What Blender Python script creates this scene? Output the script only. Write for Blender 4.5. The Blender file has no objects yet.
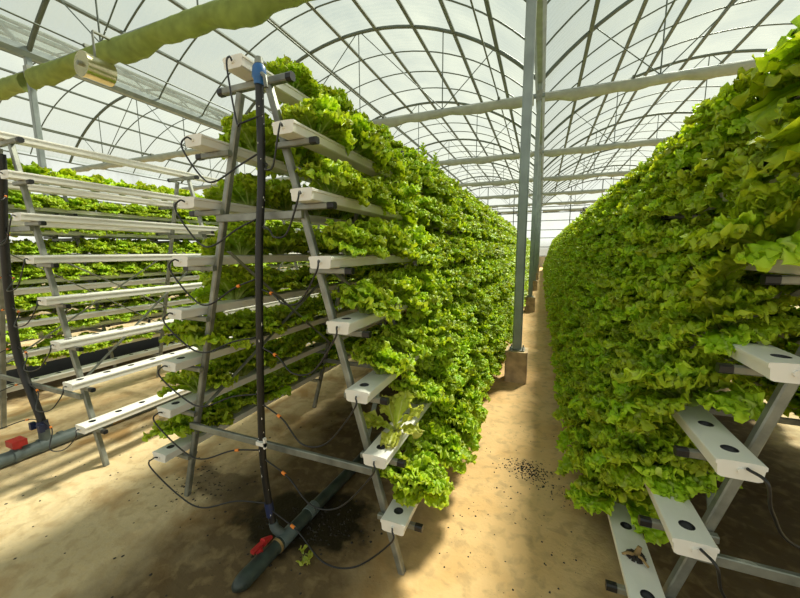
import bpy, math, random
import numpy as np
from mathutils import Vector, Matrix

C = bpy.context.scene
COL = C.collection
rad = math.radians

# ------------------------------------------------------------------ camera
F_PX, YAW, PITCH, ROLL, CAM_H = 349.07, rad(21.956), rad(7.832), rad(-.263), 1.5
fw = Vector((-math.sin(YAW) * math.cos(PITCH), math.cos(YAW) * math.cos(PITCH), -math.sin(PITCH)))
rt0 = Vector((math.cos(YAW), math.sin(YAW), 0)); up0 = rt0.cross(fw)
rt = math.cos(ROLL) * rt0 + math.sin(ROLL) * up0
up = -math.sin(ROLL) * rt0 + math.cos(ROLL) * up0
cd = bpy.data.cameras.new('camera'); cam = bpy.data.objects.new('camera', cd); COL.objects.link(cam)
cd.sensor_width = 36; cd.lens = 36 * F_PX / 800; cd.clip_start = .02; cd.clip_end = 300
cam.matrix_world = Matrix(((rt.x, up.x, -fw.x, 0), (rt.y, up.y, -fw.y, 0), (rt.z, up.z, -fw.z, CAM_H), (0, 0, 0, 1)))
C.camera = cam

# ------------------------------------------------------------------ sky, sun, exposure
C.view_settings.view_transform = 'Standard'; C.view_settings.look = 'None'
C.view_settings.gamma = 1; C.view_settings.use_curve_mapping = False
C.view_settings.exposure = 0.0
SKY_STRENGTH, SUN_STRENGTH, SUN_AZ, SUN_EL, SUN_ANGLE = .80, 13.0, rad(24), rad(48), rad(7)
w = bpy.data.worlds.new('world'); C.world = w; w.use_nodes = True
nt = w.node_tree; nt.nodes.clear()
tc = nt.nodes.new('ShaderNodeTexCoord'); sx = nt.nodes.new('ShaderNodeSeparateXYZ')
cr = nt.nodes.new('ShaderNodeValToRGB'); bg = nt.nodes.new('ShaderNodeBackground'); ow = nt.nodes.new('ShaderNodeOutputWorld')
nt.links.new(tc.outputs['Generated'], sx.inputs[0]); nt.links.new(sx.outputs['Z'], cr.inputs[0])
els = cr.color_ramp.elements
els[0].position = 0.0; els[0].color = (.80, .74, .60, 1)
els[1].position = .95; els[1].color = (.47, .64, .63, 1)
e = els.new(.03); e.color = (1.55, 1.52, 1.42, 1)
e = els.new(.16); e.color = (1.25, 1.24, 1.14, 1)
e = els.new(.45); e.color = (.80, .86, .80, 1)
nt.links.new(cr.outputs[0], bg.inputs[0]); bg.inputs[1].default_value = SKY_STRENGTH
nt.links.new(bg.outputs[0], ow.inputs[0])
sl = bpy.data.lights.new('sun', 'SUN'); so = bpy.data.objects.new('sun', sl); COL.objects.link(so)
sl.energy = SUN_STRENGTH; sl.angle = SUN_ANGLE; sl.color = (1, .93, .78)
sd = Vector((math.sin(SUN_AZ) * math.cos(SUN_EL), math.cos(SUN_AZ) * math.cos(SUN_EL), math.sin(SUN_EL)))
so.rotation_euler = sd.to_track_quat('Z', 'Y').to_euler(); so.location = (10, 20, 25)

# ------------------------------------------------------------------ helpers
def tag(o, label=None, cat=None, group=None, kind=None):
    if label: o['label'] = label
    if cat: o['category'] = cat
    if group: o['group'] = group
    if kind: o['kind'] = kind
    return o

def empty(name, loc=(0, 0, 0), label=None, cat=None, group=None, kind=None):
    o = bpy.data.objects.new(name, None); COL.objects.link(o); o.location = loc; o.empty_display_size = .1
    return tag(o, label, cat, group, kind)

def copy_tree(o, parent=None):
    c = o.copy(); COL.objects.link(c)
    if parent: c.parent = parent
    for ch in list(o.children): copy_tree(ch, c)
    return c

class MB:
    def __init__(s): s.v = []; s.f = []; s.sm = []
    def add(s, vs, fs, smooth=False):
        n = len(s.v); s.v += [tuple(p) for p in vs]
        s.f += [tuple(i + n for i in f) for f in fs]; s.sm += [smooth] * len(fs)
    def box(s, lo, hi):
        x0, y0, z0 = lo; x1, y1, z1 = hi
        s.add([(x0, y0, z0), (x1, y0, z0), (x1, y1, z0), (x0, y1, z0), (x0, y0, z1), (x1, y0, z1), (x1, y1, z1), (x0, y1, z1)],
              [(3, 2, 1, 0), (4, 5, 6, 7), (0, 1, 5, 4), (1, 2, 6, 5), (2, 3, 7, 6), (3, 0, 4, 7)])
    def bar(s, a, b, wd, ht, upv=(0, 0, 1), ch=.15):     # rectangular tube with chamfered edges
        a = Vector(a); b = Vector(b); d = (b - a).normalized(); u = Vector(upv)
        if abs(d.dot(u)) > .98: u = Vector((0, 1, 0))
        r = d.cross(u).normalized(); u = r.cross(d)
        c = min(wd, ht) * ch; x, y = wd / 2, ht / 2
        pr = [(-x + c, -y), (x - c, -y), (x, -y + c), (x, y - c), (x - c, y), (-x + c, y), (-x, y - c), (-x, -y + c)]
        vs = [p + r * q[0] + u * q[1] for p in (a, b) for q in pr]
        s.add(vs, [tuple(reversed(range(8))), tuple(range(8, 16))] + [(i, (i + 1) % 8, 8 + (i + 1) % 8, 8 + i) for i in range(8)])
    def tube(s, pts, r, n=8, caps=True):
        pts = [Vector(p) for p in pts]; m = len(pts)
        rs = r if isinstance(r, (list, tuple)) else [r] * m
        t0 = (pts[1] - pts[0]).normalized(); u = Vector((0, 0, 1)) if abs(t0.z) < .9 else Vector((1, 0, 0))
        u = (u - t0 * u.dot(t0)).normalized(); vs = []
        for i, p in enumerate(pts):
            t = (pts[min(i + 1, m - 1)] - pts[max(i - 1, 0)]).normalized()
            u = (u - t * u.dot(t)).normalized(); b = t.cross(u)
            for k in range(n):
                a = 2 * math.pi * k / n; vs.append(p + (u * math.cos(a) + b * math.sin(a)) * rs[i])
        fs = [(i * n + k, i * n + (k + 1) % n, (i + 1) * n + (k + 1) % n, (i + 1) * n + k) for i in range(m - 1) for k in range(n)]
        s.add(vs, fs, True)
        if caps: s.add(vs[:n], [tuple(reversed(range(n)))]); s.add(vs[-n:], [tuple(range(n))])
    def build(s, name, mat, parent=None, **kw):
        me = bpy.data.meshes.new(name); me.from_pydata(s.v, [], s.f); me.update()
        me.polygons.foreach_set('use_smooth', s.sm)
        if mat: me.materials.append(mat)
        o = bpy.data.objects.new(name, me); COL.objects.link(o)
        if parent: o.parent = parent
        return tag(o, **kw)

def spline(P, n=8):                                        # Catmull-Rom through P
    P = [Vector(p) for p in P]; Q = [P[0] * 2 - P[1]] + P + [P[-1] * 2 - P[-2]]; out = []
    for i in range(1, len(Q) - 2):
        a, b, c, d = Q[i - 1:i + 3]
        for k in range(n):
            t = k / n
            out.append(.5 * (2 * b + (c - a) * t + (2 * a - 5 * b + 4 * c - d) * t * t + (3 * b - a - 3 * c + d) * t ** 3))
    return out + [P[-1]]

ORD = 'first second third fourth fifth sixth seventh eighth ninth tenth eleventh twelfth'.split()
def nth(i): return ORD[i] if i < 12 else '%d%s' % (i + 1, {1: 'st', 2: 'nd', 3: 'rd'}.get((i + 1) % 10 if (i + 1) % 100 not in (11, 12, 13) else 0, 'th'))

# ------------------------------------------------------------------ materials
def mat(name, col, rough=.5, metal=0., var=0., scale=8., bump=0., bscale=40., spec=.5):
    m = bpy.data.materials.new(name); m.use_nodes = True; t = m.node_tree; b = t.nodes['Principled BSDF']
    b.inputs['Base Color'].default_value = (*col, 1); b.inputs['Roughness'].default_value = rough; b.inputs['Metallic'].default_value = metal
    b.inputs['Specular IOR Level'].default_value = spec
    g = t.nodes.new('ShaderNodeTexCoord')
    if var:
        n = t.nodes.new('ShaderNodeTexNoise'); n.inputs['Scale'].default_value = scale; n.inputs['Detail'].default_value = 6
        r = t.nodes.new('ShaderNodeValToRGB')
        r.color_ramp.elements[0].position = .3; r.color_ramp.elements[1].position = .7
        r.color_ramp.elements[0].color = (*[c * (1 - var) for c in col], 1); r.color_ramp.elements[1].color = (*[min(1, c * (1 + var)) for c in col], 1)
        t.links.new(g.outputs['Object'], n.inputs['Vector']); t.links.new(n.outputs[0], r.inputs[0]); t.links.new(r.outputs[0], b.inputs['Base Color'])
    if bump:
        n = t.nodes.new('ShaderNodeTexNoise'); n.inputs['Scale'].default_value = bscale; bp = t.nodes.new('ShaderNodeBump'); bp.inputs['Strength'].default_value = bump
        t.links.new(g.outputs['Object'], n.inputs['Vector']); t.links.new(n.outputs[0], bp.inputs['Height']); t.links.new(bp.outputs[0], b.inputs['Normal'])
    return m

M = dict(
    galv=mat('galvanised_steel', (.25, .26, .225), .46, .5, .3, 14, .05, 60),
    roofsteel=mat('roof_steel', (.105, .125, .105), .5, .3, .15, 6),
    post=mat('post_steel', (.27, .31, .31), .5, .35, .16, 5, .04, 40),
    white=mat('white_plastic', (.80, .78, .72), .38, 0, .05, 5),
    black=mat('black_plastic', (.012, .012, .013), .4, 0, .3, 20),
    pipe=mat('black_pipe', (.008, .008, .008), .45, 0, .5, 12),
    greypipe=mat('grey_pipe', (.11, .14, .14), .45, 0, .25, 10, .1, 30),
    darkpipe=mat('dark_green_pipe', (.03, .042, .036), .45, 0, .6, 14, .15, 30),
    blue=mat('blue_plastic', (.02, .12, .36), .4, 0, .1),
    navy=mat('navy_plastic', (.015, .025, .08), .45),
    red=mat('red_plastic', (.42, .02, .02), .45, 0, .2, 30),
    orange=mat('orange_plastic', (.85, .25, .03), .5),
    concrete=mat('footing_concrete', (.48, .35, .20), .9, 0, .35, 9, .3, 40),
    olive=mat('olive_shade_cloth', (.20, .25, .055), .9, 0, .2, 6, .25, 18),
    sage=mat('pale_shade_cloth', (.33, .34, .28), .9, 0, .12, 5, .25, 18),
    brass=mat('shiny_metal', (.62, .56, .36), .25, .9, .1, 6),
    sheet=mat('black_ground_sheet', (.012, .011, .008), .8, 0, .4, 6, .2, 12),
    soil=mat('dark_soil', (.03, .025, .02), .95),
    stub=mat('dead_stem', (.30, .20, .08), .8, 0, .3, 40),
    beige=mat('beige_panel', (.55, .47, .33), .8, 0, .1, 2),
)

def film_mat(name, tr, wave):
    m = bpy.data.materials.new(name); m.use_nodes = True; t = m.node_tree; t.nodes.clear()
    o = t.nodes.new('ShaderNodeOutputMaterial'); mix = t.nodes.new('ShaderNodeMixShader'); tp = t.nodes.new('ShaderNodeBsdfTransparent')
    tl = t.nodes.new('ShaderNodeBsdfTranslucent'); gl = t.nodes.new('ShaderNodeBsdfGlossy'); m2 = t.nodes.new('ShaderNodeMixShader')
    tp.inputs[0].default_value = (.90, .95, .915, 1); tl.inputs[0].default_value = (.31, .335, .305, 1); gl.inputs[1].default_value = .25
    g = t.nodes.new('ShaderNodeTexCoord'); wv = t.nodes.new('ShaderNodeTexWave'); wv.wave_type = 'BANDS'; wv.bands_direction = 'Y'
    wv.inputs['Scale'].default_value = wave; wv.inputs['Distortion'].default_value = 3; wv.inputs['Detail'].default_value = 4
    ns = t.nodes.new('ShaderNodeTexNoise'); ns.inputs['Scale'].default_value = .9; ns.inputs['Detail'].default_value = 5
    ad = t.nodes.new('ShaderNodeMath'); ad.operation = 'MULTIPLY_ADD'; ad.inputs[1].default_value = .06
    ml = t.nodes.new('ShaderNodeMath'); ml.operation = 'MULTIPLY_ADD'; ml.inputs[1].default_value = .9; ml.inputs[2].default_value = tr - .48
    t.links.new(g.outputs['Object'], wv.inputs['Vector']); t.links.new(g.outputs['Object'], ns.inputs['Vector'])
    t.links.new(ns.outputs[0], ml.inputs[0]); t.links.new(wv.outputs['Fac'], ad.inputs[0]); t.links.new(ml.outputs[0], ad.inputs[2])
    t.links.new(ad.outputs[0], mix.inputs[0]); t.links.new(m2.outputs[0], mix.inputs[1]); t.links.new(tp.outputs[0], mix.inputs[2])
    m2.inputs[0].default_value = .06; t.links.new(tl.outputs[0], m2.inputs[1]); t.links.new(gl.outputs[0], m2.inputs[2])
    t.links.new(mix.outputs[0], o.inputs[0])
    return m
M['film'] = film_mat('roof_film', .60, 2.2)
M['wallfilm'] = film_mat('wall_film', .92, 1.0)

def leaf_mat(name, dark, mid, tip, rib, trans=.38):
    m = bpy.data.materials.new(name); m.use_nodes = True; t = m.node_tree; b = t.nodes['Principled BSDF']; o = t.nodes['Material Output']
    N = t.nodes.new; L = t.links.new
    uv = N('ShaderNodeUVMap'); s = N('ShaderNodeSeparateXYZ'); L(uv.outputs[0], s.inputs[0])
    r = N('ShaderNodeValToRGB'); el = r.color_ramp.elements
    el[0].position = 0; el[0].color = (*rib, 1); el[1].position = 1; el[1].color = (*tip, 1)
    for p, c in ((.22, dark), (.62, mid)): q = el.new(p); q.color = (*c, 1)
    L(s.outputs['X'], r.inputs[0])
    rr = N('ShaderNodeValToRGB'); rr.color_ramp.elements[0].position = .02; rr.color_ramp.elements[0].color = (1, 1, 1, 1)
    rr.color_ramp.elements[1].position = .09; rr.color_ramp.elements[1].color = (0, 0, 0, 1); L(s.outputs['Y'], rr.inputs[0])
    mr = N('ShaderNodeMix'); mr.data_type = 'RGBA'; mm = N('ShaderNodeMath'); mm.operation = 'MULTIPLY'; mm.inputs[1].default_value = .6
    L(rr.outputs[0], mm.inputs[0]); L(mm.outputs[0], mr.inputs[0]); L(r.outputs[0], mr.inputs[6]); mr.inputs[7].default_value = (*rib, 1)
    ge = N('ShaderNodeNewGeometry'); hs = N('ShaderNodeHueSaturation')
    mp = N('ShaderNodeMapRange'); mp.inputs[3].default_value = .482; mp.inputs[4].default_value = .508; L(ge.outputs['Random Per Island'], mp.inputs[0]); L(mp.outputs[0], hs.inputs['Hue'])
    mv = N('ShaderNodeMapRange'); mv.inputs[3].default_value = .75; mv.inputs[4].default_value = 1.2; L(ge.outputs['Random Per Island'], mv.inputs[0]); L(mv.outputs[0], hs.inputs['Value'])
    L(mr.outputs[2], hs.inputs['Color'])
    L(hs.outputs[0], b.inputs['Base Color']); b.inputs['Roughness'].default_value = .42; b.inputs['Specular IOR Level'].default_value = .35
    tco = N('ShaderNodeTexCoord'); nz = N('ShaderNodeTexNoise'); nz.inputs['Scale'].default_value = 75; nz.inputs['Detail'].default_value = 3; L(tco.outputs['Object'], nz.inputs['Vector'])
    bp = N('ShaderNodeBump'); bp.inputs['Strength'].default_value = .6; bp.inputs['Distance'].default_value = .006; L(nz.outputs[0], bp.inputs['Height']); L(bp.outputs[0], b.inputs['Normal'])
    tl = N('ShaderNodeBsdfTranslucent'); br = N('ShaderNodeMix'); br.data_type = 'RGBA'; br.blend_type = 'MULTIPLY'; br.inputs[0].default_value = 1
    L(hs.outputs[0], br.inputs[6]); br.inputs[7].default_value = (1.15, 1.0, .5, 1); L(br.outputs[2], tl.inputs[0])
    mx = N('ShaderNodeMixShader'); mx.inputs[0].default_value = trans
    L(b.outputs[0], mx.inputs[1]); L(tl.outputs[0], mx.inputs[2]); L(mx.outputs[0], o.inputs[0])
    return m
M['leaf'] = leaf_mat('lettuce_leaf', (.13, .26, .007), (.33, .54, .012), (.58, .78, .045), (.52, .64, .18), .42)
M['yellowleaf'] = leaf_mat('yellow_lettuce_leaf', (.42, .52, .05), (.50, .58, .07), (.62, .66, .12), (.6, .66, .3))

def floor_mat():
    m = bpy.data.materials.new('sandy_floor'); m.use_nodes = True; t = m.node_tree; b = t.nodes['Principled BSDF']; N = t.nodes.new; L = t.links.new
    g = N('ShaderNodeTexCoord').outputs['Object']
    def noise(sc, det=6, dist=0., vec=None):
        n = N('ShaderNodeTexNoise'); n.inputs['Scale'].default_value = sc; n.inputs['Detail'].default_value = det; n.inputs['Distortion'].default_value = dist
        L(vec or g, n.inputs['Vector']); return n.outputs[0]
    def ramp(f, a, c, ca=(0, 0, 0), cb=(1, 1, 1)):
        r = N('ShaderNodeValToRGB'); r.color_ramp.elements[0].position = a; r.color_ramp.elements[1].position = c
        r.color_ramp.elements[0].color = (*ca, 1); r.color_ramp.elements[1].color = (*cb, 1); L(f, r.inputs[0]); return r.outputs[0]
    def mix(f, a, bcol, blend='MIX'):
        x = N('ShaderNodeMix'); x.data_type = 'RGBA'; x.blend_type = blend
        if isinstance(f, float): x.inputs[0].default_value = f
        else: L(f, x.inputs[0])
        for i, c in ((6, a), (7, bcol)):
            if isinstance(c, tuple): x.inputs[i].default_value = (*c, 1)
            else: L(c, x.inputs[i])
        return x.outputs[2]
    def math_(op, a, c):
        x = N('ShaderNodeMath'); x.operation = op; x.use_clamp = False
        for i, q in ((0, a), (1, c)):
            if isinstance(q, (int, float)): x.inputs[i].default_value = q
            else: L(q, x.inputs[i])
        return x.outputs[0]
    def blob(cx, cy, rx, ry, rot=0., amp=.5, nsc=5):       # a stain with ragged edges, 1 inside
        mp = N('ShaderNodeMapping'); mp.vector_type = 'TEXTURE'; mp.inputs['Location'].default_value = (cx, cy, 0); mp.inputs['Rotation'].default_value = (0, 0, rot)
        mp.inputs['Scale'].default_value = (rx, ry, 1); L(g, mp.inputs[0])
        ln = N('ShaderNodeVectorMath'); ln.operation = 'LENGTH'; L(mp.outputs[0], ln.inputs[0])
        return math_('ADD', ln.outputs['Value'], math_('MULTIPLY', math_('SUBTRACT', noise(nsc, 6), .5), amp * 2))
    base = ramp(noise(1.3, 8, .4), .3, .7, (.54, .40, .21), (.68, .54, .32))
    base = mix(ramp(noise(38, 4), .35, .75), base, (.56, .44, .27))
    base = mix(math_('MULTIPLY', ramp(noise(2.7, 7, .8), .50, .68), .8), base, (.34, .18, .05))     # rusty algae stains
    base = mix(math_('MULTIPLY', ramp(noise(.8, 5, .3), .50, .7), .5), base, (.36, .29, .17))
    spx = N('ShaderNodeSeparateXYZ'); L(g, spx.inputs[0])
    dx = math_('ABSOLUTE', math_('SUBTRACT', spx.outputs['X'], -.2), 0.)
    base = mix(math_('MULTIPLY', ramp(math_('ADD', dx, math_('MULTIPLY', noise(2.2, 5), .5)), .5, 1.1, (1, 1, 1), (0, 0, 0)), .7), base, (.74, .46, .19))  # orange stain along the aisle, with the sunlit strip's brightness painted in
    # strips beneath the planted racks: damp, with the racks' shade painted into the colour
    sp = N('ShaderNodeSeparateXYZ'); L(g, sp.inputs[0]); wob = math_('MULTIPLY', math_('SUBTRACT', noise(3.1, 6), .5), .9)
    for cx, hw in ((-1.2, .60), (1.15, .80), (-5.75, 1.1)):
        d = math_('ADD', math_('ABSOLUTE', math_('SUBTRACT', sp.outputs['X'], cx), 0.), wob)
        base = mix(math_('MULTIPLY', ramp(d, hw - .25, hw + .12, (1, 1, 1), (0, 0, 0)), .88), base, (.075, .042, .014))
    base = mix(math_('MULTIPLY', ramp(noise(14, 8, .5), .50, .66), .45), base, (.33, .23, .11))
    # fine dark grit
    grit = math_('MULTIPLY', ramp(noise(95, 2), .66, .72), ramp(noise(3.3, 4), .45, .62))
    base = mix(math_('MULTIPLY', grit, .8), base, (.06, .05, .04))
    # wet black patches at the manifold outlets
    wet = ramp(blob(-1.17, 1.46, .44, .28, rad(15), .5, 8), .72, .92, (1, 1, 1), (0, 0, 0))
    base = mix(math_('MULTIPLY', wet, .93), base, (.018, .014, .008))
    damp = ramp(blob(-1.85, 1.50, .42, .17, rad(-4), .7, 9), .6, 1.05, (1, 1, 1), (0, 0, 0))
    base = mix(math_('MULTIPLY', damp, .7), base, (.06, .04, .02))
    # paler concrete slab at the near corner
    slab = ramp(blob(-2.75, .15, .62, .5, rad(-20), .08, 3), .95, .98, (1, 1, 1), (0, 0, 0))
    base = mix(math_('MULTIPLY', slab, .5), base, (.60, .55, .38))
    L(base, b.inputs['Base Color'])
    rg = mix(wet, (.85, .85, .85), (.35, .35, .35)); L(rg, b.inputs['Roughness']); b.inputs['Specular IOR Level'].default_value = .25
    bp = N('ShaderNodeBump'); bp.inputs['Strength'].default_value = .5; bp.inputs['Distance'].default_value = .02
    L(math_('ADD', noise(5, 8), math_('MULTIPLY', noise(60, 4), .25)), bp.inputs['Height']); L(bp.outputs[0], b.inputs['Normal'])
    return m
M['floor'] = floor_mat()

# ------------------------------------------------------------------ the greenhouse shell
Y0, Y1 = -5.84, 34.16
GX = [-18.82, -9.51, -.215, 9.09]                       # gutter lines
GZ, CROWN = 5.35, 7.38
ROWS = [4.16 + 5 * k for k in range(7)]
RISE = CROWN - GZ; HS = 4.65; RR = (HS * HS + RISE * RISE) / (2 * RISE); CZ = CROWN - RR
def arc_z(dx): return CZ + math.sqrt(RR * RR - dx * dx)
def arc_pts(cx, n, dz=0.):
    a = math.asin(HS / RR); return [(cx + RR * math.sin(t), 0, CZ + RR * math.cos(t) + dz) for t in [-a + 2 * a * i / n for i in range(n + 1)]]

b = MB(); nx, ny = 60, 80
rng = random.Random(3)
vs = [(-20 + 31 * i / nx, Y0 - 2 + (Y1 - Y0 + 4) * j / ny, 0) for j in range(ny + 1) for i in range(nx + 1)]
b.add(vs, [(j * (nx + 1) + i, j * (nx + 1) + i + 1, (j + 1) * (nx + 1) + i + 1, (j + 1) * (nx + 1) + i) for j in range(ny) for i in range(nx)])
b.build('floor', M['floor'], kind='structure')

SPANS = ['side', 'middle', 'right']
for s in range(3):
    cx = (GX[s] + GX[s + 1]) / 2; ap = arc_pts(cx, 36, .03); b = MB(); n = 37; m = 60
    vs = []
    for j in range(m + 1):
        y = Y0 + (Y1 - Y0) * j / m
        sag = -.02 * (1 - math.cos(2 * math.pi * (y - 4.16) / 1.25)) * .5
        vs += [(p[0], y, p[2] + sag) for p in ap]
    b.add(vs, [(j * n + i, j * n + i + 1, (j + 1) * n + i + 1, (j + 1) * n + i) for j in range(m) for i in range(n - 1)], True)
    b.build('ceiling', M['film'], kind='structure')
# end wall: film above, opaque skirt below, girts and mullions
b = MB()
for s in range(3):
    cx = (GX[s] + GX[s + 1]) / 2; ap = arc_pts(cx, 24)
    vs = [(p[0], Y1 + .05, p[2]) for p in ap] + [(p[0], Y1 + .05, .95) for p in ap]
    b.add(vs, [(i, i + 25, i + 26, i + 1) for i in range(24)])
wb = b.build('wall_back', M['wallfilm'], kind='structure')
b = MB(); b.box((GX[0], Y1, 0), (GX[3], Y1 + .06, .95)); b.build('skirt_panel', M['beige'], wb)
for z in (1.0, 1.8, 2.6, 3.3, 4.1, 4.8, 5.3):
    b = MB(); b.bar((GX[0], Y1 - .04, z), (GX[3], Y1 - .04, z), .06, .06); b.build('girt', M['roofsteel'], wb)
for i in range(13):
    x = GX[0] + (GX[3] - GX[0]) * i / 12
    sidx = min(2, int((x - GX[0]) / 9.31)); cx = (GX[sidx] + GX[sidx + 1]) / 2
    b = MB(); b.bar((x, Y1 - .09, 0), (x, Y1 - .09, arc_z(max(-HS, min(HS, x - cx))) - .05), .07, .07); b.build('mullion', M['roofsteel'], wb)
for nm, x in (('wall_left', GX[0] - .08), ('wall_right', GX[3] + .08)):
    b = MB(); b.add([(x, Y0, .8), (x, Y1, .8), (x, Y1, GZ + .1), (x, Y0, GZ + .1)], [(0, 1, 2, 3)])
    wl = b.build(nm, M['wallfilm'], kind='structure')
    b = MB(); b.box((x - .03, Y0, 0), (x + .03, Y1, .8)); b.build('skirt_panel', M['beige'], wl)
    for z in (.85, 2.3, 3.8, 5.3): b = MB(); b.bar((x, Y0, z), (x, Y1, z), .05, .05); b.build('girt', M['roofsteel'], wl)

b = MB(); rg0 = random.Random(4); n = 120; vs = []
for i in range(n + 1):
    y = .4 + 30 * i / n
    for x, j in ((-7.1, .06), (-6.4, .0), (-5.9, 0.), (-5.32, .04)): vs.append((x + rg0.uniform(-j, j), y, .012 + (.010 * math.sin(i * 1.7 + x * 3) if j == 0. else -.006)))
b.add(vs, [(i * 4 + q, i * 4 + q + 1, i * 4 + q + 5, i * 4 + q + 4) for i in range(n) for q in range(3)], True)
b.build('ground_sheet', M['sheet'], label='black plastic ground sheet lying on the floor under the back rack', cat='ground sheet')
# trusses
rown = lambda k: 'over the %s row of posts' % nth(k)
for s in range(3):
    cx = (GX[s] + GX[s + 1]) / 2
    for k, y in enumerate(ROWS):
        t = empty('roof_truss', (cx, y, GZ), 'arched grey steel roof truss %s, %s span' % (rown(k), SPANS[s]), 'roof truss', 'roof trusses')
        loc = lambda x, z: (x, 0, z - GZ)
        b = MB(); b.tube([loc(p[0] - cx, p[2] - .04) for p in arc_pts(cx, 28)], .045, 8); b.build('arch', M['roofsteel'], t)
        b = MB(); b.bar(loc(-HS, 5.02), loc(HS, 5.02), .07, .09); b.build('bottom_chord', M['post'], t)
        for x in (-2.35, 0, 2.35):
            b = MB(); b.tube([loc(x, 5.05), loc(x, arc_z(x) - .04)], .014, 6); b.build('king_post', M['roofsteel'], t)
        for xa, xb in ((-2.35, -3.6), (-2.35, -.05), (2.35, .05), (2.35, 3.6)):
            b = MB(); b.tube([loc(xa, 5.06), loc(xb, arc_z(xb) - .04)], .012, 6); b.build('web_brace', M['roofsteel'], t)
# gathered shade cloth under each chord
def curtain(s, k, y):
    first = k == 0; b = MB(); rg = random.Random(s * 31 + k)
    x0, x1 = GX[s] + .12, GX[s + 1] - .12; n = 90; m = 12; vs = []; ph = [rg.uniform(0, 6) for _ in range(6)]
    ry, rz = (.15, .175) if first else (.095, .105)
    for i in range(n + 1):
        x = x0 + (x1 - x0) * i / n
        sag = .035 * math.sin(x * 2.1 + ph[0]) + .03 * math.sin(x * 5.3 + ph[1]) + .015 * math.sin(x * 11 + ph[2])
        if not first: sag *= .6
        for q in range(m):
            a = 2 * math.pi * q / m
            pl = 1 + .06 * math.sin(3 * a + x * 3 + ph[3]) + .03 * math.sin(x * 23 + 2 * a + ph[4])
            vs.append((x, y + ry * math.cos(a) * pl, (4.865 if first else 4.95) + rz * math.sin(a) * pl + (sag if math.sin(a) < 0 else 0) * -min(0, math.sin(a)) * 1.3))
    b.add(vs, [(i * m + q, i * m + (q + 1) % m, (i + 1) * m + (q + 1) % m, (i + 1) * m + q) for i in range(n) for q in range(m)], True)
    b.add(vs[:m], [tuple(range(m))]); b.add(vs[-m:], [tuple(range(m))])
    colr = 'olive green' if first else 'pale grey'
    b.build('shade_curtain', M['olive' if first else 'sage'], label='%s gathered shade cloth along the %s roof beam, %s span' % (colr, nth(k), SPANS[s]),
            cat='shade curtain', group='gathered shade curtains under the beams')
for s in range(3):
    for k, y in enumerate(ROWS): curtain(s, k, y)
# thin hoops between the trusses
for s in range(3):
    cx = (GX[s] + GX[s + 1]) / 2; src = None
    for k in range(-1, 6):
        for j in (1, 2, 3):
            y = 4.16 + 5 * k + 1.25 * j
            if src is None:
                b = MB(); b.tube([(p[0] - cx, 0, p[2] - .015 - GZ) for p in arc_pts(cx, 28)], .019, 6); o = src = b.build('roof_hoop', M['roofsteel'])
            else: o = src.copy(); COL.objects.link(o)
            o.location = (cx, y, GZ)
            where = 'before the first truss' if k < 0 else 'beyond the %s truss' % nth(k)
            tag(o, 'thin curved roof hoop, %s one %s, %s span' % (nth(j - 1), where, SPANS[s]), 'roof hoop', 'thin roof hoops')
# purlins
for s in range(3):
    cx = (GX[s] + GX[s + 1]) / 2
    for j in range(8):
        x = -3.68 + 1.051 * j
        b = MB(); b.bar((cx + x, Y0, arc_z(x) - .05), (cx + x, Y1, arc_z(x) - .05), .085, .055)
        b.build('roof_purlin', M['roofsteel'], label='dark straight roof purlin running lengthwise, %s across the %s span' % (nth(j), SPANS[s]), cat='purlin', group='roof purlins')
RAILS = [(-13.6, 'over the side span'), (-7.6, 'near the drum'), (-4.15, 'at the middle of the middle span'), (-1.12, 'close beside the aisle posts'), (1.62, 'first over the right rack'), (4.4, 'second over the right rack')]
for x, wh in RAILS:
    b = MB(); b.tube([(x, Y0, 5.085), (x, Y1, 5.085)], .016, 6); r_ = b.build('curtain_rail', M['roofsteel'], label='thin straight curtain rail crossing the beams %s' % wh, cat='rail', group='thin rails on the beams')
    for y in ROWS[:3]:
        b = MB(); b.box((x - .03, y - .05, 5.068), (x + .03, y + .05, 5.12)); b.build('clip', M['galv'], r_)
for x, nm in ((GX[1], 'beyond the empty rack'), (GX[2], 'above the aisle posts')):
    b = MB(); n = 0
    pr = [(-.11, .10), (-.11, .0), (-.05, -.08), (.05, -.08), (.11, 0), (.11, .10), (.095, .10), (.09, .01), (.045, -.06), (-.045, -.06), (-.09, .01), (-.095, .10)]
    vs = [(x + p[0], y, GZ + p[1]) for y in (Y0, Y1) for p in pr]
    b.add(vs, [(i, (i + 1) % 12, 12 + (i + 1) % 12, 12 + i) for i in range(12)])
    b.build('roof_gutter', M['post'], label='long grey metal roof gutter running %s' % nm, cat='gutter', group='roof gutters')

def post(x, y, label, block):
    t = empty('support_post', (x, y, 0), label, 'post', 'support posts')
    if block:
        b = MB(); hw = .12
        b.bar((0, 0, 0), (0, 0, .36), hw * 2, hw * 2, ch=.06); b.build('concrete_footing', M['concrete'], t)
        b = MB(); b.box((-.085, -.085, .36), (.085, .085, .372))
        for i in (-1, 1):
            for j in (-1, 1): b.tube([(i * .066, j * .066, .37), (i * .066, j * .066, .40)], .009, 6)
        b.build('base_plate', M['galv'], t)
    b = MB(); b.bar((0, 0, .372 if block else 0), (0, 0, GZ - .08), .10, .10, ch=.12); b.build('pole', M['post'], t)
    b = MB(); b.box((-.065, -.065, 4.9), (.065, .065, 5.12)); b.build('bracket', M['galv'], t)
    return t
for k, y in enumerate(ROWS):
    if k < 6: post(GX[2], y, 'square steel post on a concrete block in the aisle, %s from the near end' % nth(k), True)
for k, y in enumerate(ROWS[:5]):
    post(GX[1], y, 'grey roof post rising beyond the empty rack, %s from the near end' % nth(k), False)

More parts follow.
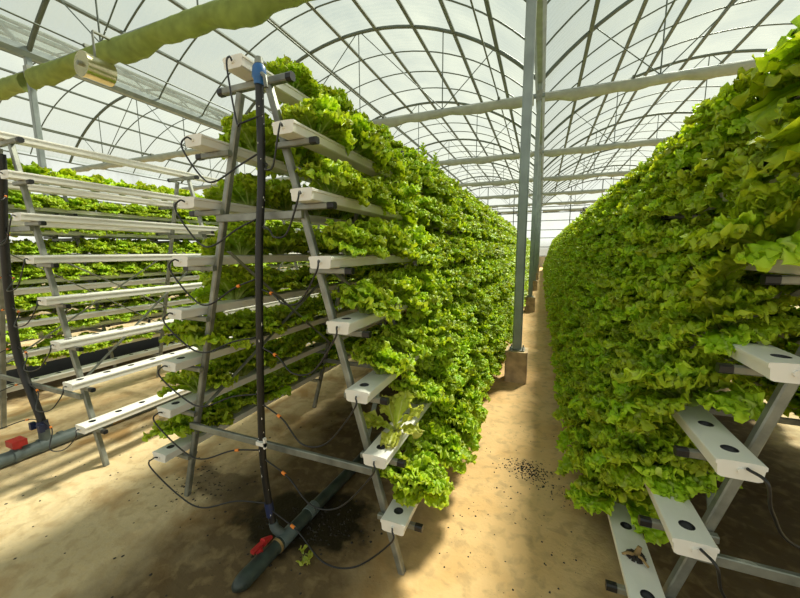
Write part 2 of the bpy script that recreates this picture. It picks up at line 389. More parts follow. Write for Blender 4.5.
# drum under the first beam
t = empty('hanging_drum', (-6.80, 3.62, 4.42), 'shiny metal drum hanging at the olive green roof beam', 'drum')
b = MB(); R0 = .18
b.tube([(0, .02, 0), (0, .40, 0)], R0, 32, False); b.tube([(0, .40, 0), (0, .41, 0)], [R0, R0 * .9], 32); b.build('drum_body', M['brass'], t)
b = MB(); b.tube([(0, -.005, 0), (0, .03, 0)], R0 * 1.06, 32); b.build('end_disc', M['brass'], t)
b = MB(); b.tube([(0, -.05, 0), (0, 0, 0)], .035, 16); b.tube([(0, -.06, 0), (0, -.05, 0)], .018, 10); b.build('hub', M['galv'], t)
b = MB(); b.bar((.0, .2, R0 - .01), (.0, .2, .57), .05, .012); b.bar((0, .2, .57), (0, .54, .57), .05, .03); b.build('hanger', M['galv'], t)

# small circulation fans far along
for i, (x, lab) in enumerate(((-3.4, 'over the far end of the centre rack'), (-1.7, 'hanging near the aisle posts'), (2.75, 'over the far end of the right rack'))):
    t = empty('circulation_fan', (x, 29.16, 4.3), 'small dark circulation fan %s' % lab, 'fan', 'circulation fans')
    b = MB(); b.tube([(0, -.12, 0), (0, .12, 0)], .3, 20, False); b.tube([(0, -.12, 0), (0, .12, 0)], .27, 20, False); b.build('fan_housing', M['navy'], t)
    b = MB()
    for a in range(4):
        c_, s_ = math.cos(a * 1.571 + .4), math.sin(a * 1.571 + .4)
        b.add([(-.03 * s_, -.02, .03 * c_), (.25 * c_ - .06 * s_, -.03, .25 * s_ + .06 * c_), (.25 * c_ + .06 * s_, .03, .25 * s_ - .06 * c_), (.03 * s_, .02, -.03 * c_)], [(0, 1, 2, 3)])
    b.tube([(0, -.04, 0), (0, .04, 0)], .05, 10); b.build('blades', M['black'], t)
    b = MB(); b.tube([(0, 0, .28), (0, 0, .70)], .012, 6); b.build('hanger', M['roofsteel'], t)

# ------------------------------------------------------------------ racks
RACKS = dict(A=dict(c=-1.26, nm='centre rack', sides={1: 'aisle side', -1: 'rear side'}),
             L=dict(c=-3.52, nm='empty rack', sides={1: 'near side', -1: 'far side'}),
             F=dict(c=-5.78, nm='back rack', sides={1: 'near side', -1: 'far side'}),
             R=dict(c=1.105, nm='right rack', sides={-1: 'aisle side', 1: 'rear side'}))
TZ = [2.03, 1.757, 1.477, 1.205, .915, .64, .354]       # channel tops, tiers from the top
leg_off = lambda z: .72 - .284 * z
ch_off = lambda z: leg_off(z) + .105
YF, YC, PITCH_H = 1.35, 1.235, .161                      # first frame, channel near end, hole pitch
YEND = 29.0; CW, CHH = .105, .048
NH = int((YEND - YC) / PITCH_H)

def channel_mesh():
    b = MB(); hole = MB(); hw = CW / 2; r = .0215; n = 16; lip = .006
    z = 0.
    def sq(i):                                           # point on the rectangle border for angle i
        a = 2 * math.pi * (i + .5) / n; c, s_ = math.cos(a), math.sin(a); k = 1 / max(abs(c), abs(s_)); return c * k, s_ * k
    crown = lambda x: .0035 * (1 - (x / hw) ** 2)
    for h in range(NH):
        cy = .065 + PITCH_H * h; y0 = 0 if h == 0 else cy - PITCH_H / 2; y1 = cy + PITCH_H / 2
        vs = []
        for i in range(n):
            sx_, sy_ = sq(i); y = cy + (sy_ * (y1 - cy) if sy_ > 0 else sy_ * (cy - y0)); vs.append((sx_ * hw, y, crown(sx_ * hw)))
        for i in range(n):
            a = 2 * math.pi * (i + .5) / n; vs.append((r * math.cos(a), cy + r * math.sin(a), crown(r * math.cos(a)) + .001))
        for i in range(n):
            a = 2 * math.pi * (i + .5) / n; vs.append((r * math.cos(a), cy + r * math.sin(a), -.012))
        b.add(vs, [(i, (i + 1) % n, n + (i + 1) % n, n + i) for i in range(n)])
        hole.add(vs[n:], [(i, (i + 1) % n, n + (i + 1) % n, n + i) for i in range(n)] + [tuple(range(n, 2 * n))], True)
        # corner triangles
        for sxx in (-1, 1):
            for syy, yy in ((-1, y0), (1, y1)):
                ids = [i for i in range(n) if vs[i][0] * sxx > 0 and (vs[i][1] - cy) * syy > 0]
                e1 = [i for i in ids if abs(abs(vs[i][0]) - hw) < 1e-6]; e2 = [i for i in ids if abs(vs[i][1] - yy) < 1e-6]
                if e1 and e2:
                    p = max(e1, key=lambda i: abs(vs[i][1] - cy)); q = max(e2, key=lambda i: abs(vs[i][0]))
                    if p != q: b.add([vs[p], (sxx * hw, yy, 0), vs[q]], [(0, 1, 2)])
    yl = .065 + PITCH_H * (NH - 1) + PITCH_H / 2
    pr = [(-hw, 0), (-hw - .003, -.002), (-hw - .003, -.011), (-hw + .002, -.013), (-hw + .004, -CHH + .004), (-hw + .012, -CHH), (hw - .012, -CHH), (hw - .004, -CHH + .004), (hw - .002, -.013), (hw + .003, -.011), (hw + .003, -.002), (hw, 0)]
    m = len(pr); vs = [(p[0], y, p[1]) for y in (0, yl) for p in pr]
    b.add(vs, [(i, i + 1, m + i + 1, m + i) for i in range(m - 1)])
    b.add([vs[m + i] for i in range(m)], [tuple(range(m))])
    return b, hole
proto = empty('growing_channel'); cm_, ch_ = channel_mesh(); nf_ = len(cm_.f); cm_.add(ch_.v, ch_.f, True); cm = cm_.build('channel_body', M['white'], proto)
cm.data.materials.append(M['black']); cm.data.polygons.foreach_set('material_index', [0] * nf_ + [1] * (len(cm_.f) - nf_))
b = MB(); hw = CW / 2
pr = [(-hw - .001, .001), (-hw - .004, -.002), (-hw - .004, -.012), (-hw, -.014), (-hw + .003, -CHH + .003), (-hw + .012, -CHH - .001), (hw - .012, -CHH - .001), (hw - .003, -CHH + .003), (hw, -.014), (hw + .004, -.012), (hw + .004, -.002), (hw + .001, .001), (hw * .5, .0035), (-hw * .5, .0035)]
vs = [(p[0], y, p[1]) for y in (-.005, .012) for p in pr]; m = len(pr)
b.add(vs, [tuple(reversed(range(m)))] + [((i + 1) % m, i, m + i, m + (i + 1) % m) for i in range(m)])
ec = b.build('end_cap', M['white'], proto)
b = MB(); b.tube([(0, -.012, -.022), (0, -.004, -.022)], .009, 10); b.build('grommet', M['white'], ec)
used = False
TOPZ = 2.325
chan_pos = {}
for rk, R_ in RACKS.items():
    lst = [(0, 0, TOPZ)] + [(sd_, i + 1, z) for sd_ in (1, -1) for i, z in enumerate(TZ)]
    for sd_, i, z in lst:
        if used: o = copy_tree(proto)
        else: o = proto; used = True
        x = R_['c'] + sd_ * (ch_off(z) if i else 0)
        y = YC - (.03 if rk == 'R' else 0) + {1: .0, -1: -.02, 0: 0}[sd_]
        o.location = (x, y, z); chan_pos[(rk, sd_, i)] = (x, y, z)
        lab = ('white growing channel along the very top of the %s' % R_['nm']) if i == 0 else 'white growing channel, %s of the side tiers down, %s of %s' % (nth(i - 1), R_['sides'][sd_], R_['nm'])
        tag(o, lab, 'growing channel', 'growing channels on the %s' % R_['nm'])

def frame_proto():
    t = empty('rack_frame')
    for s_ in (1, -1):
        b = MB(); a_ = Vector((s_ * leg_off(0), 0, 0)); b_ = Vector((s_ * leg_off(2.235), 0, 2.235))
        b.bar(a_, b_, .032, .032, (0, 1, 0))
        for z in TZ:
            b.tube([(s_ * leg_off(z - .07), -.024, z - .07), (s_ * leg_off(z - .07), .024, z - .07)], .007, 6)
        b.build('leg', M['galv'], t)
    b = MB(); b.bar((-.19, 0, 2.258), (.19, 0, 2.258), .032, .032); tb = b.build('top_bar', M['galv'], t)
    for s_ in (1, -1):
        b = MB(); b.bar((s_ * .188, 0, 2.258), (s_ * .216, 0, 2.258), .037, .037, ch=.25); b.build('end_cap', M['black'], tb)
    for z in (1.665, .50):
        b = MB(); o_ = leg_off(z) + .012; b.bar((-o_, -.028, z), (o_, -.028, z), .02, .036); b.build('crossbar', M['galv'], t)
    for s_ in (1, -1):
        for z in TZ:
            zz = z - CHH - .0145; x0 = leg_off(zz) - .02; x1 = ch_off(z) + CW / 2 + .025
            b = MB(); b.bar((s_ * x0, -.034, zz), (s_ * x1, -.034, zz), .025, .025); ar = b.build('support_arm', M['galv'], t)
            b = MB(); b.bar((s_ * (x1 - .004), -.034, zz), (s_ * (x1 + .03), -.034, zz), .029, .029, ch=.2); b.build('end_cap', M['black'], ar)
    return t
fp = frame_proto(); first = True
FYS = [YF + 1.32 * i for i in range(21)]
for rk, R_ in RACKS.items():
    n = {'A': 5, 'L': 7, 'R': 4, 'F': 7}[rk]
    for i in list(range(n)) + list(range(n + 1, 21, 2)):
        if first: o = fp; first = False
        else: o = copy_tree(fp)
        o.location = (R_['c'], FYS[i], 0)
        tag(o, 'galvanised steel A-frame of the %s, %s' % (R_['nm'], 'at its near end' if i == 0 else '%s from its near end' % nth(list(list(range(n)) + list(range(n + 1, 21, 2))).index(i))), 'rack frame', 'A-frames of the %s' % R_['nm'])
# diagonal braces in the first bays
for rk in ('A', 'L', 'F', 'R'):
    R_ = RACKS[rk]
    for bay in ((0, 1) if rk in 'LF' else (0,)):
        for s_ in (1, -1):
            for za, zb, wd in ((1.50, .66, 'falling'), (.60, 1.50, 'rising')):
                b = MB(); f_ = lambda z: R_['c'] + s_ * (leg_off(z) - .03)
                yo = .012 if wd == 'falling' else -.012
                b.bar((f_(za) - s_ * yo, FYS[bay] + .02, za), (f_(zb) - s_ * yo, FYS[bay + 1] - .02, zb), .006, .025, (1, 0, 0))
                b.build('diagonal_brace', M['galv'], label='flat steel brace %s away from the near end, %s of %s, %s bay' % (wd, R_['sides'][s_], R_['nm'], nth(bay)), cat='brace', group='diagonal braces')

# ------------------------------------------------------------------ irrigation: pipes and tubes
def riser(pts, r, label, valve, parent_name='riser_pipe'):
    P = spline(pts, 10); t = empty(parent_name, P[-1], label, 'pipe', 'black riser pipes'); o0 = P[-1]
    b = MB(); b.tube([p - o0 for p in P], r, 14); b.build('pipe', M['pipe'], t); return t, o0, P
pA, oA, PA = riser([(-1.150, 1.262, 2.245), (-1.172, 1.268, 1.85), (-1.200, 1.255, 1.50), (-1.225, 1.25, 1.05), (-1.248, 1.25, .60), (-1.245, 1.25, .38), (-1.222, 1.25, .20), (-1.198, 1.245, .10)], .0175,
                   'tall black riser pipe with a blue top standing before the centre rack', None)
b = MB(); b.tube([Vector(p) - oA for p in [(-1.151, 1.262, 2.205), (-1.149, 1.262, 2.225), (-1.149, 1.262, 2.235), (-1.147, 1.262, 2.275), (-1.147, 1.262, 2.287)]], [.022, .025, .031, .027, .016], 14); bt = b.build('top_valve', M['blue'], pA)
b = MB(); b.tube([Vector(p) - oA for p in [(-1.147, 1.262, 2.285), (-1.147, 1.262, 2.312)]], [.020, .016], 12); b.tube([Vector(p) - oA for p in [(-1.125, 1.250, 2.24), (-1.105, 1.245, 2.225), (-1.10, 1.245, 2.18)]], .009, 8); b.build('valve_cap', M['galv'], bt)
b = MB(); b.tube([Vector(p) - oA for p in [(-1.231, 1.25, .235), (-1.220, 1.25, .165)]], .0215, 14); b.build('union', M['navy'], pA)
rg = random.Random(5); b = MB()
for i in range(46):                                        # chipped white paint flecks
    k = int(rg.triangular(0, len(PA) - 2, 2)); f_ = rg.random(); p = PA[k].lerp(PA[k + 1], f_) - oA; a = rg.uniform(2.6, 6.8); h = rg.uniform(.004, .018)
    rr_ = .0182; da = rg.uniform(.1, .3)
    b.add([p + Vector((rr_ * math.cos(a), rr_ * math.sin(a), 0)), p + Vector((rr_ * math.cos(a + da), rr_ * math.sin(a + da), h * .3)), p + Vector((rr_ * math.cos(a + da * .6), rr_ * math.sin(a + da * .6), h)), p + Vector((rr_ * math.cos(a), rr_ * math.sin(a), h * .8))], [(0, 1, 2, 3)])
b.build('paint_flecks', M['white'], pA)
b = MB(); b.box((-1.262 - oA.x, 1.222 - oA.y, .555 - oA.z), (-1.205 - oA.x, 1.236 - oA.y, .575 - oA.z)); b.box((-1.215 - oA.x, 1.222 - oA.y, .545 - oA.z), (-1.205 - oA.x, 1.236 - oA.y, .60 - oA.z)); b.build('pipe_clip', M['white'], pA)

# manifold lying on the floor before the centre rack
t = empty('manifold_pipe', (-1.16, 1.3, 0), 'dark green manifold pipe lying on wet floor by the centre rack', 'pipe', 'manifold pipes')
def rel(o, P): return [Vector(p) - Vector(o) for p in P]
o_ = (-1.16, 1.3, 0)
b = MB(); b.tube(rel(o_, [(-1.170, 1.02, .040), (-1.162, 1.2, .038), (-1.15, 1.5, .037), (-1.13, 1.85, .036), (-1.11, 2.4, .036), (-1.10, 3.4, .036)]), .034, 18); b.build('pipe', M['darkpipe'], t)
b = MB(); b.tube(rel(o_, spline([(-1.168, 1.13, .040), (-1.170, 1.06, .040), (-1.172, 1.02, .039), (-1.170, .998, .031), (-1.160, .985, .020)], 5)), [.039] * 17 + [.036, .034, .031, .024], 18); b.build('elbow', M['darkpipe'], t)
for y, nm_ in ((1.215, 'stub'), (1.45, 'greypipe'), (1.49, 'greypipe')):
    b = MB(); b.tube(rel(o_, [(-1.162 + .04 * (y - 1.2), y, .038), (-1.161 + .04 * (y - 1.2), y + (.012 if nm_ == 'stub' else .03), .038)]), .0372, 18); b.build('collar', M[nm_], t)
b = MB(); b.tube(rel(o_, spline([(-1.158, 1.285, .042), (-1.172, 1.27, .062), (-1.196, 1.25, .10), (-1.205, 1.247, .135)], 5)), .0225, 12); b.tube(rel(o_, [(-1.16, 1.24, .0385), (-1.156, 1.33, .0385)]), .038, 18); b.build('tee', M['greypipe'], t)
b = MB(); b.tube(rel(o_, [(-1.19, 1.135, .06), (-1.197, 1.135, .088)]), .017, 12)
b.bar((-1.202 - o_[0], 1.10 - o_[1], .092), (-1.197 - o_[0], 1.185 - o_[1], .092), .024, .018); b.tube(rel(o_, [(-1.199, 1.165, .09), (-1.192, 1.215, .082)]), [.021, .010], 10); b.build('valve_handle', M['red'], t)

# the empty rack's riser and manifold
pL, oL, PL = riser([(-3.46, 1.30, 2.17), (-3.48, 1.30, 2.05), (-3.585, 1.30, 1.65), (-3.652, 1.30, 1.22), (-3.668, 1.30, .85), (-3.63, 1.30, .62), (-3.54, 1.30, .42), (-3.475, 1.30, .28), (-3.452, 1.30, .20)], .026,
                   'bent black riser pipe standing before the empty rack', None)
b = MB(); b.tube([Vector(p) - oL for p in [(-3.456, 1.30, .235), (-3.45, 1.30, .15)]], .034, 12); b.tube([Vector(p) - oL for p in [(-3.52, 1.28, .20), (-3.39, 1.28, .20)]], .011, 8)
b.box((-.075, -.05, -.025), (-.045, -.02, .03)); b.box((.045, -.05, -.025), (.075, -.02, .03)); b.build('clamp', M['navy'], pL)
o_ = (-3.45, 1.3, 0); t = empty('manifold_pipe', o_, 'grey manifold pipe lying on sand before the empty rack', 'pipe', 'manifold pipes')
b = MB(); b.tube(rel(o_, [(-3.47, .55, .05), (-3.45, 1.3, .05), (-3.42, 1.95, .048), (-3.4, 3.2, .047)]), .048, 18); b.build('pipe', M['greypipe'], t)
for y in (1.12, 1.26, 1.38):
    b = MB(); b.tube(rel(o_, [(-3.455, y, .05), (-3.454, y + .03, .05)]), .054, 18); b.build('collar', M['greypipe'], t)
b = MB(); b.tube(rel(o_, [(-3.45, 1.30, .06), (-3.45, 1.30, .17)]), .034, 12); b.build('tee', M['greypipe'], t)
b = MB(); b.tube(rel(o_, [(-3.455, 1.15, .09), (-3.455, 1.15, .125)]), .025, 12); b.box((-.055, -.19, .12), (.045, -.11, .165)); b.build('valve_handle', M['red'], t)
b = MB(); b.tube(rel(o_, [(-3.435, 1.72, .05), (-3.433, 1.82, .05)]), .055, 14); b.build('coupling', M['stub'], t)

def pipe_at(P, z):
    return min(P, key=lambda p: abs(p.z - z))
def feed(p0, p3, side, sag, label, group, conn=True, out=.05, r=.004):
    p0 = Vector(p0); p3 = Vector(p3); low = min(p0.z, p3.z) - sag
    mid = p0.lerp(p3, .5)
    P = spline([p0, p0 + Vector((side * .010, -.022, .006)), p0 + Vector((side * out * .7, -.036, -.04)), Vector((p0.x * .74 + p3.x * .26 + side * out * .3, p0.y - .03, low + sag * .25)), Vector((mid.x, p0.y - .035, low)), Vector((p0.x * .25 + p3.x * .75, p3.y - .02, p3.z - sag * .35)), p3], 8)
    b = MB(); b.tube([q - p0 for q in P], r, 7); t = b.build('feed_tube', M['black'], label=label, cat='feed tube', group=group); t.location = p0
    if conn:
        k = int(len(P) * .84); b = MB(); b.tube([P[k] - p0, P[k + 1] - p0], .0075, 8); b.build('connector', M['orange'], t, label='orange connector')
for i in range(8):
    for sd_ in ((1, -1) if i else (1,)):
        x, y, z = chan_pos[('A', sd_ if i else 0, i)]
        z3 = z - .10 - (.06 if sd_ > 0 else .02) if i else 2.09
        q = pipe_at(PA, z3) + Vector((sd_ * .02, -.005, 0))
        sag = (.05 if sd_ > 0 else .12) if i < 4 else .08
        if sd_ > 0 and i >= 5: sag = .12
        lab = 'black feed tube looping from the tall pipe to the top channel of centre rack' if i == 0 else 'black feed tube to the %s side channel, %s of the centre rack' % (nth(i - 1), RACKS['A']['sides'][sd_])
        feed((x, y - .008, z - .022), q, sd_, max(.02, min(sag, min(z - .022, q.z) - .03)), lab, 'feed tubes of the centre rack', (sd_ > 0 and i >= 3) or i in (3, 6), out=.035 if sd_ < 0 else .01)
for i in range(1, 8):
    for sd_ in (1, -1):
        x, y, z = chan_pos[('L', sd_, i)]; q = pipe_at(PL, max(.24, z - .12)) + Vector((sd_ * .022, 0, 0))
        feed((x, y - .008, z - .022), q, sd_, min(.10, min(z, q.z) - .05), 'black feed tube to the %s side channel, %s of the empty rack' % (nth(i - 1), RACKS['L']['sides'][sd_]), 'feed tubes of the empty rack', True, out=.02)
for i in (4, 5, 6, 7):
    x, y, z = chan_pos[('R', -1, i)]; p0 = Vector((x + .012, y - .008, z - .012))
    P = spline([p0, p0 + Vector((.02, -.05, -.005)), p0 + Vector((.05, -.03, -.10)), p0 + Vector((.15, .03, -.22 if i < 7 else -.24)), p0 + Vector((.42, .05, -.26 if i < 7 else -.27)), p0 + Vector((.7, .02, -.15))], 8)
    b = MB(); b.tube([q - p0 for q in P], .0045, 7); t = b.build('feed_tube', M['black'], label='black feed tube from the %s side channel, aisle side of the right rack' % nth(i - 1), cat='feed tube', group='feed tubes of the right rack'); t.location = p0

# ------------------------------------------------------------------ lettuces
def leaf_grid(rng, L, W, th0, curl, phi, nu, nv, ruf, base_r=.01, z0=0.):
    u = np.linspace(0, 1, nu)[:, None] ** .85 * np.ones((1, nv)); v = np.ones((nu, 1)) * np.linspace(-1, 1, nv)[None, :]
    th = th0 + curl * u ** 1.8                                # angle from vertical along the midrib
    du = np.diff(u[:, 0]); mid = (th[1:, 0] + th[:-1, 0]) / 2
    R = np.concatenate([[0], np.cumsum(np.sin(mid) * du)])[:, None] * L + base_r
    Z = np.concatenate([[0], np.cumsum(np.cos(mid) * du)])[:, None] * L + z0
    sm = np.clip((u - .12) / .62, 0, 1); sm = sm * sm * (3 - 2 * sm)
    wd = W * (.13 + .87 * sm) * np.sqrt(np.clip(1 - (np.clip(u - .66, 0, 1) / .352) ** 2.4, .10, 1))
    edge = np.maximum(np.abs(v) ** 2.0, np.clip((u - .42) / .58, 0, 1) ** 1.6) * np.clip((u - .12) * 2.2, 0, 1)
    x = wd * v; y = u * L
    def waves(lam, n):                                        # smooth random ripples of about one wavelength
        f = 0
        for _ in range(n):
            a = rng.uniform(0, 6.283); k = 6.283 / (lam * rng.uniform(.75, 1.35)); f = f + np.sin(k * (x * math.cos(a) + y * math.sin(a)) + rng.uniform(0, 6.283))
        return f / math.sqrt(n)
    big = waves(.050, 3) * .60; w2 = waves(.024, 4); w1 = waves(.013, 4)
    d = ruf * (edge * (big + .80 * w2 + .42 * w1) + .12 * w2 + .16 * big)
    cup = W * .40 * np.abs(v) ** 2 * (1 - u * 1.3)
    n = d + cup
    w_ = x + ruf * edge * (.55 * waves(.026, 4) + .35 * waves(.014, 3))
    ext = ruf * edge * (.60 * waves(.026, 4) + .35 * waves(.014, 3))
    Rn = R - np.cos(th) * n + np.sin(th) * ext; Zn = Z + np.sin(th) * n + np.cos(th) * ext
    X = Rn * math.cos(phi) - w_ * math.sin(phi); Y = Rn * math.sin(phi) + w_ * math.cos(phi)
    V = np.stack([X, Y, Zn], -1).reshape(-1, 3)
    i = np.arange(nu - 1)[:, None] * nv + np.arange(nv - 1)[None, :]
    Fq = np.stack([i, i + 1, i + nv + 1, i + nv], -1).reshape(-1, 4)
    UV = np.stack([np.maximum(u * .8, edge) * np.ones_like(v), np.abs(v) * wd / W + .0], -1).reshape(-1, 2)
    return V, Fq, UV

def lettuce(seed, nleaf, nu, nv, size=1., loose=0., droop=1.):
    rng = random.Random(seed); Vs, Fs, Us = [], [], []; off = 0
    for i in range(nleaf):
        q = (i + .5) / nleaf                                  # 0 = heart, 1 = outer
        phi = i * 2.39996 + rng.uniform(-.3, .3)
        th0 = .04 + (.80 + .5 * droop + .1 * loose) * q ** .95 + rng.uniform(-.15, .15)
        curl = (.65 + (.30 + .35 * droop) * q + rng.uniform(-.3, .45)) * (1 + loose * .35)
        L = size * (.175 + .025 * q + rng.uniform(-.02, .025)) * (1 + .25 * loose)
        W = size * (.052 + .012 * q + rng.uniform(-.008, .012)) * (1 + .10 * loose)
        V, Fq, UV = leaf_grid(rng, L, W, th0, curl, phi, nu, nv, size * .0125, .006 + .008 * q)
        Vs.append(V); Fs.append(Fq + off); Us.append(UV); off += len(V)
    return np.concatenate(Vs), np.concatenate(Fs), np.concatenate(Us)

def np_mesh(name, V, Fq, UV, m):
    me = bpy.data.meshes.new(name); me.vertices.add(len(V)); me.vertices.foreach_set('co', V.astype(np.float32).ravel())
    me.loops.add(Fq.size); me.loops.foreach_set('vertex_index', Fq.astype(np.int32).ravel())
    me.polygons.add(len(Fq)); me.polygons.foreach_set('loop_start', (np.arange(len(Fq)) * 4).astype(np.int32))
    me.polygons.foreach_set('use_smooth', np.ones(len(Fq), bool))
    ul = me.uv_layers.new(name='UVMap'); ul.data.foreach_set('uv', UV[Fq.ravel()].astype(np.float32).ravel())
    me.update(calc_edges=True); me.validate(); me.materials.append(m); return me

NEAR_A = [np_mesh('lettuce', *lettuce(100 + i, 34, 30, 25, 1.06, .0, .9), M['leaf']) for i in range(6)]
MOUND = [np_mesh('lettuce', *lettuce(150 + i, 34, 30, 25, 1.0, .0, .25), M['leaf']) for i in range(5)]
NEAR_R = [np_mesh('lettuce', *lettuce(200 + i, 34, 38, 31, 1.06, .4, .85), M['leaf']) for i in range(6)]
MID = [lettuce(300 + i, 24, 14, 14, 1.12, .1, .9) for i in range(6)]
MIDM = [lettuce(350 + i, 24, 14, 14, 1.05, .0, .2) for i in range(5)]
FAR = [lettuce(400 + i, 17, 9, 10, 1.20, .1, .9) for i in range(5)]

rg = random.Random(11); cand = []
fwv = np.array(fw); rv = np.array(rt); uv_ = np.array(up)
for rk, sides in (('A', (0, 1, -1)), ('R', (0, -1, 1)), ('F', (0, 1, -1))):
    for sd_ in sides:
        for i in range(0, 8):
            if (i == 0) != (sd_ == 0): continue
            x, y, z = chan_pos[(rk, sd_, i)]
            k0 = 1
            if rk == 'R': k0 = 3 if i == 7 else 2 if i >= 4 else 1 if i == 3 else 0
            if rk == 'A' and (i == 0 or (sd_ < 0 and i < 5)): k0 = 2
            if rk == 'A' and i == 6 and sd_ == 1: k0 = 3
            for k in range(k0, NH, 2):
                py = y + .065 + PITCH_H * k
                if rk == 'F' and (py > 18 or (sd_ != 1 and py > 7)): continue
                if sd_ == 1 and rk == 'R' and py > 12: continue
                d = np.array((x, py, z + .07 - CAM_H)); dep = d @ fwv
                px = 400 + F_PX * (d @ rv) / dep; pyy = 299 - F_PX * (d @ uv_) / dep
                infr = dep > .1 and -25 < px < 825 and -25 < pyy < 625
                pen = 0
                if rk == 'A' and sd_ == -1: pen = .9 if py < 3 else 9
                if rk == 'R' and sd_ == 1: pen = 9
                if rk == 'F': pen = .0 if (sd_ == 1 and px < 190) else 9
                cand.append((dep * (1 if infr else 50) + pen, rk, sd_, i, k, (x, py, z)))
cand.sort()
ind = cand[:300]; rest = cand[300:]
G = 'curly lettuces growing in the channels'
def sidelean(sd_, rng): return rng.uniform(.08, .34) * sd_
for n_, (_, rk, sd_, i, k, p) in enumerate(ind):
    me = rg.choice(NEAR_R if rk == 'R' else MOUND if (sd_ < 1 or rk == 'F' or k < 4 or i == 0) else NEAR_A)
    o = bpy.data.objects.new('lettuce', me); COL.objects.link(o); o.location = (p[0], p[1], p[2] - .012)
    sc_ = rg.uniform(.92, 1.15) * (1.12 if (rk, sd_) == ('A', -1) else .84 if (rk, i) == ('A', 0) else .85 if i == 0 else 1)
    o.scale = (sc_, sc_, sc_ * rg.uniform(.92, 1.08))
    o.rotation_euler = (Matrix.Rotation(sidelean(sd_, rg), 3, 'Y') @ Matrix.Rotation(rg.uniform(-.12, .12) - (.22 if k < 4 else 0), 3, 'X') @ Matrix.Rotation(rg.uniform(0, 6.28), 3, 'Z')).to_euler()
    R_ = RACKS[rk]
    if i == 0: lab = 'curly green lettuce, %s hole from near end, very top channel of %s' % (nth(k), R_['nm'])
    else: lab = 'curly lettuce, %s hole from near end, %s side channel down, %s, %s' % (nth(k), nth(i - 1), R_['sides'][sd_], R_['nm'])
    tag(o, lab, 'lettuce', G)
# everything beyond those 300
Vs, Fs, Us = [], [], []; off = 0
for _, rk, sd_, i, k, p in rest:
    far = p[1] > 8.5
    V, Fq, UV = rg.choice(FAR if far else MIDM if rk == 'F' or (rk == 'A' and sd_ < 0) else MID)
    s_ = rg.uniform(.95, 1.22) * (1.15 if (rk == 'A' and sd_ < 0) or rk == 'F' else .84 if (rk, i) == ('A', 0) else .85 if i == 0 else 1); a = rg.uniform(0, 6.28); ca, sa = math.cos(a), math.sin(a); le = sidelean(sd_, rg); cl, sl_ = math.cos(le), math.sin(le)
    X = (V[:, 0] * ca - V[:, 1] * sa) * s_; Y = (V[:, 0] * sa + V[:, 1] * ca) * s_; Z = V[:, 2] * s_
    X, Z = X * cl + Z * sl_, -X * sl_ + Z * cl
    Vs.append(np.stack([X + p[0], Y + p[1], Z + p[2] - .01], -1)); Fs.append(Fq + off); Us.append(UV); off += len(V)
me = np_mesh('lettuces', np.concatenate(Vs), np.concatenate(Fs), np.concatenate(Us), M['leaf'])
o = bpy.data.objects.new('lettuce_foliage', me); COL.objects.link(o)
tag(o, 'mass of curly green lettuces further along the planted racks', 'lettuce', kind='stuff')

# two bolting lettuces on top of the centre rack
def spire(y, h, label, seed):
    rng = random.Random(seed); Vs, Fs, Us = [], [], []; off = 0
    n = 34
    for i in range(n):
        q = i / n; L = .11 * (1 - .72 * q); V, Fq, UV = leaf_grid(rng, L, L * .36, .35 + .4 * (1 - q), .5, i * 2.4, 9, 9, .005, .006, .02 + h * .8 * q)
        Vs.append(V); Fs.append(Fq + off); Us.append(UV); off += len(V)
    o = bpy.data.objects.new('bolting_lettuce', np_mesh('bolting_lettuce', np.concatenate(Vs), np.concatenate(Fs), np.concatenate(Us), M['leaf'])); COL.objects.link(o)
    o.location = (RACKS['A']['c'], y, TOPZ); tag(o, label, 'lettuce', 'bolting lettuces')
spire(3.82, .40, 'tall pointed bolting lettuce on top of the centre rack, nearer of the two', 1)
spire(4.30, .42, 'tall pointed bolting lettuce on top of the centre rack, farther of the two', 2)

# sparse pale plant on the sixth channel
def loose_plant(name, loc, leaves, m, label, cat='lettuce'):
    rng = random.Random(77); Vs, Fs, Us = [], [], []; off = 0
    for (phi, th0, curl, L, W) in leaves:
        V, Fq, UV = leaf_grid(rng, L, W, th0, curl, phi, 18, 17, .012, .008)
        Vs.append(V); Fs.append(Fq + off); Us.append(UV); off += len(V)
    o = bpy.data.objects.new(name, np_mesh(name, np.concatenate(Vs), np.concatenate(Fs), np.concatenate(Us), m)); COL.objects.link(o); o.location = loc
    return tag(o, label, cat)
x, y, z = chan_pos[('A', 1, 6)]
loose_plant('lettuce', (x, y + .065 + PITCH_H, z - .01), [(-2.7, .75, .9, .20, .05), (-1.35, 1.0, 1.3, .17, .045), (.3, .5, .8, .19, .05), (1.4, .3, .6, .2, .05), (2.4, .4, .7, .18, .05), (-.4, .8, 1.3, .17, .045), (3.6, .9, 1.0, .17, .045)], M['yellowleaf'],
            'sparse yellowish lettuce beside an empty hole on the sixth channel, centre rack')
# fallen leaf
loose_plant('fallen_leaf', (-1.02, 1.245, .012), [(-.9, 1.35, .25, .055, .032), (.6, 1.4, .2, .04, .022), (2.4, 1.4, .2, .03, .02)], M['yellowleaf'], 'yellow green lettuce leaf fallen on the floor beside the manifold', 'leaf')
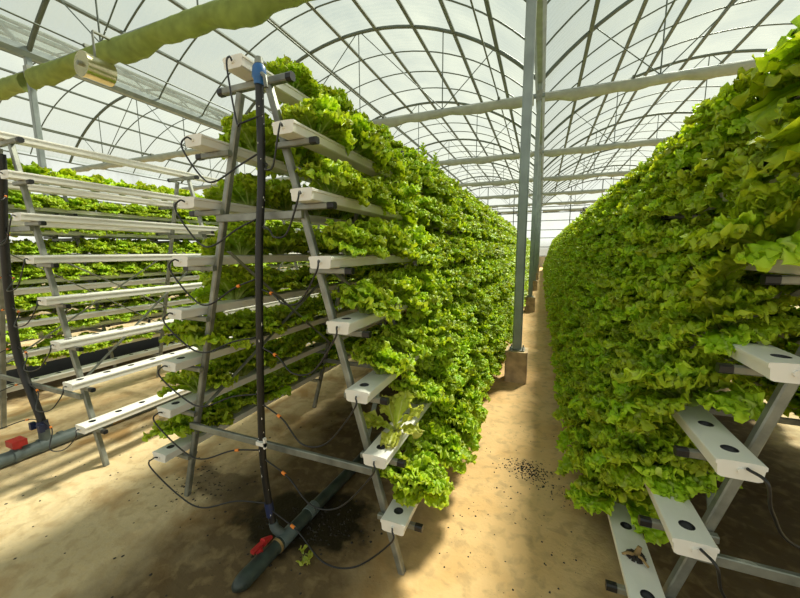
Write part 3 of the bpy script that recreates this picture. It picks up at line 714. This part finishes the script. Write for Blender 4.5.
# dead stump in the right rack's lowest channel
x, y, z = chan_pos[('R', -1, 7)]; yy = y + .065 + PITCH_H
t = empty('wilted_plant', (x, yy, z), 'dead brown plant stump in a hole of the lowest channel, right rack', 'plant')
b = MB(); b.tube([(0, 0, -.02), (.004, 0, .02), (.012, .006, .045)], [.013, .011, .008], 8); b.tube([(0, 0, .01), (-.03, -.02, .03), (-.05, -.025, .022)], [.007, .006, .004], 7); b.tube([(0, 0, .012), (.01, -.03, .03), (.03, -.045, .012)], [.006, .005, .004], 7); b.build('stem', M['stub'], t)
b = MB()
for i in range(14):
    a = i * 2.4; b.tube([(0, 0, .004), (.018 * math.cos(a), .018 * math.sin(a), .012 + .004 * (i % 3)), (.03 * math.cos(a), .03 * math.sin(a), .003)], .006, 5)
b.build('growing_plug', M['soil'], t)
# spilled soil on the aisle floor
rg2 = random.Random(8); b = MB()
for i in range(520):
    if i < 330: px, py_ = rg2.gauss(-.03, .075), rg2.gauss(2.40, .055)
    elif i < 430: a = rg2.random(); px, py_ = -.02 + .26 * a + rg2.gauss(0, .05), 2.36 - .22 * a + rg2.gauss(0, .05)
    else: px, py_ = rg2.uniform(-.42, .25), rg2.uniform(1.4, 3.0)
    r = rg2.uniform(.002, .0075); h = r * rg2.uniform(.6, 1.2); a = rg2.uniform(0, 6)
    vs = [(px + r * math.cos(a + q * 1.257) * rg2.uniform(.6, 1.2), py_ + r * math.sin(a + q * 1.257) * rg2.uniform(.6, 1.2), 0) for q in range(5)] + [(px, py_, h)]
    b.add(vs, [(q, (q + 1) % 5, 5) for q in range(5)])
b.build('spilled_soil', M['soil'], label='dark crumbs of soil spilled on the aisle floor', cat='soil', kind='stuff')
rg2 = random.Random(9); b = MB()
for i in range(420):
    a = rg2.random()
    if a < .55: px, py_ = rg2.gauss(-1.1, .16), rg2.gauss(1.42, .13)
    elif a < .8: px, py_ = rg2.gauss(-2.0, .14), rg2.gauss(1.45, .12)
    else: px, py_ = rg2.uniform(-3.2, -1.4), rg2.uniform(.7, 2.6)
    r = rg2.uniform(.003, .010); h = r * rg2.uniform(.3, .8); a = rg2.uniform(0, 6)
    vs = [(px + r * math.cos(a + q * 1.257) * rg2.uniform(.6, 1.2), py_ + r * math.sin(a + q * 1.257) * rg2.uniform(.6, 1.2), 0) for q in range(5)] + [(px, py_, h)]
    b.add(vs, [(q, (q + 1) % 5, 5) for q in range(5)])
b.build('plant_debris', M['soil'], label='dark plant debris scattered on the floor around the rack legs', cat='debris', kind='stuff')
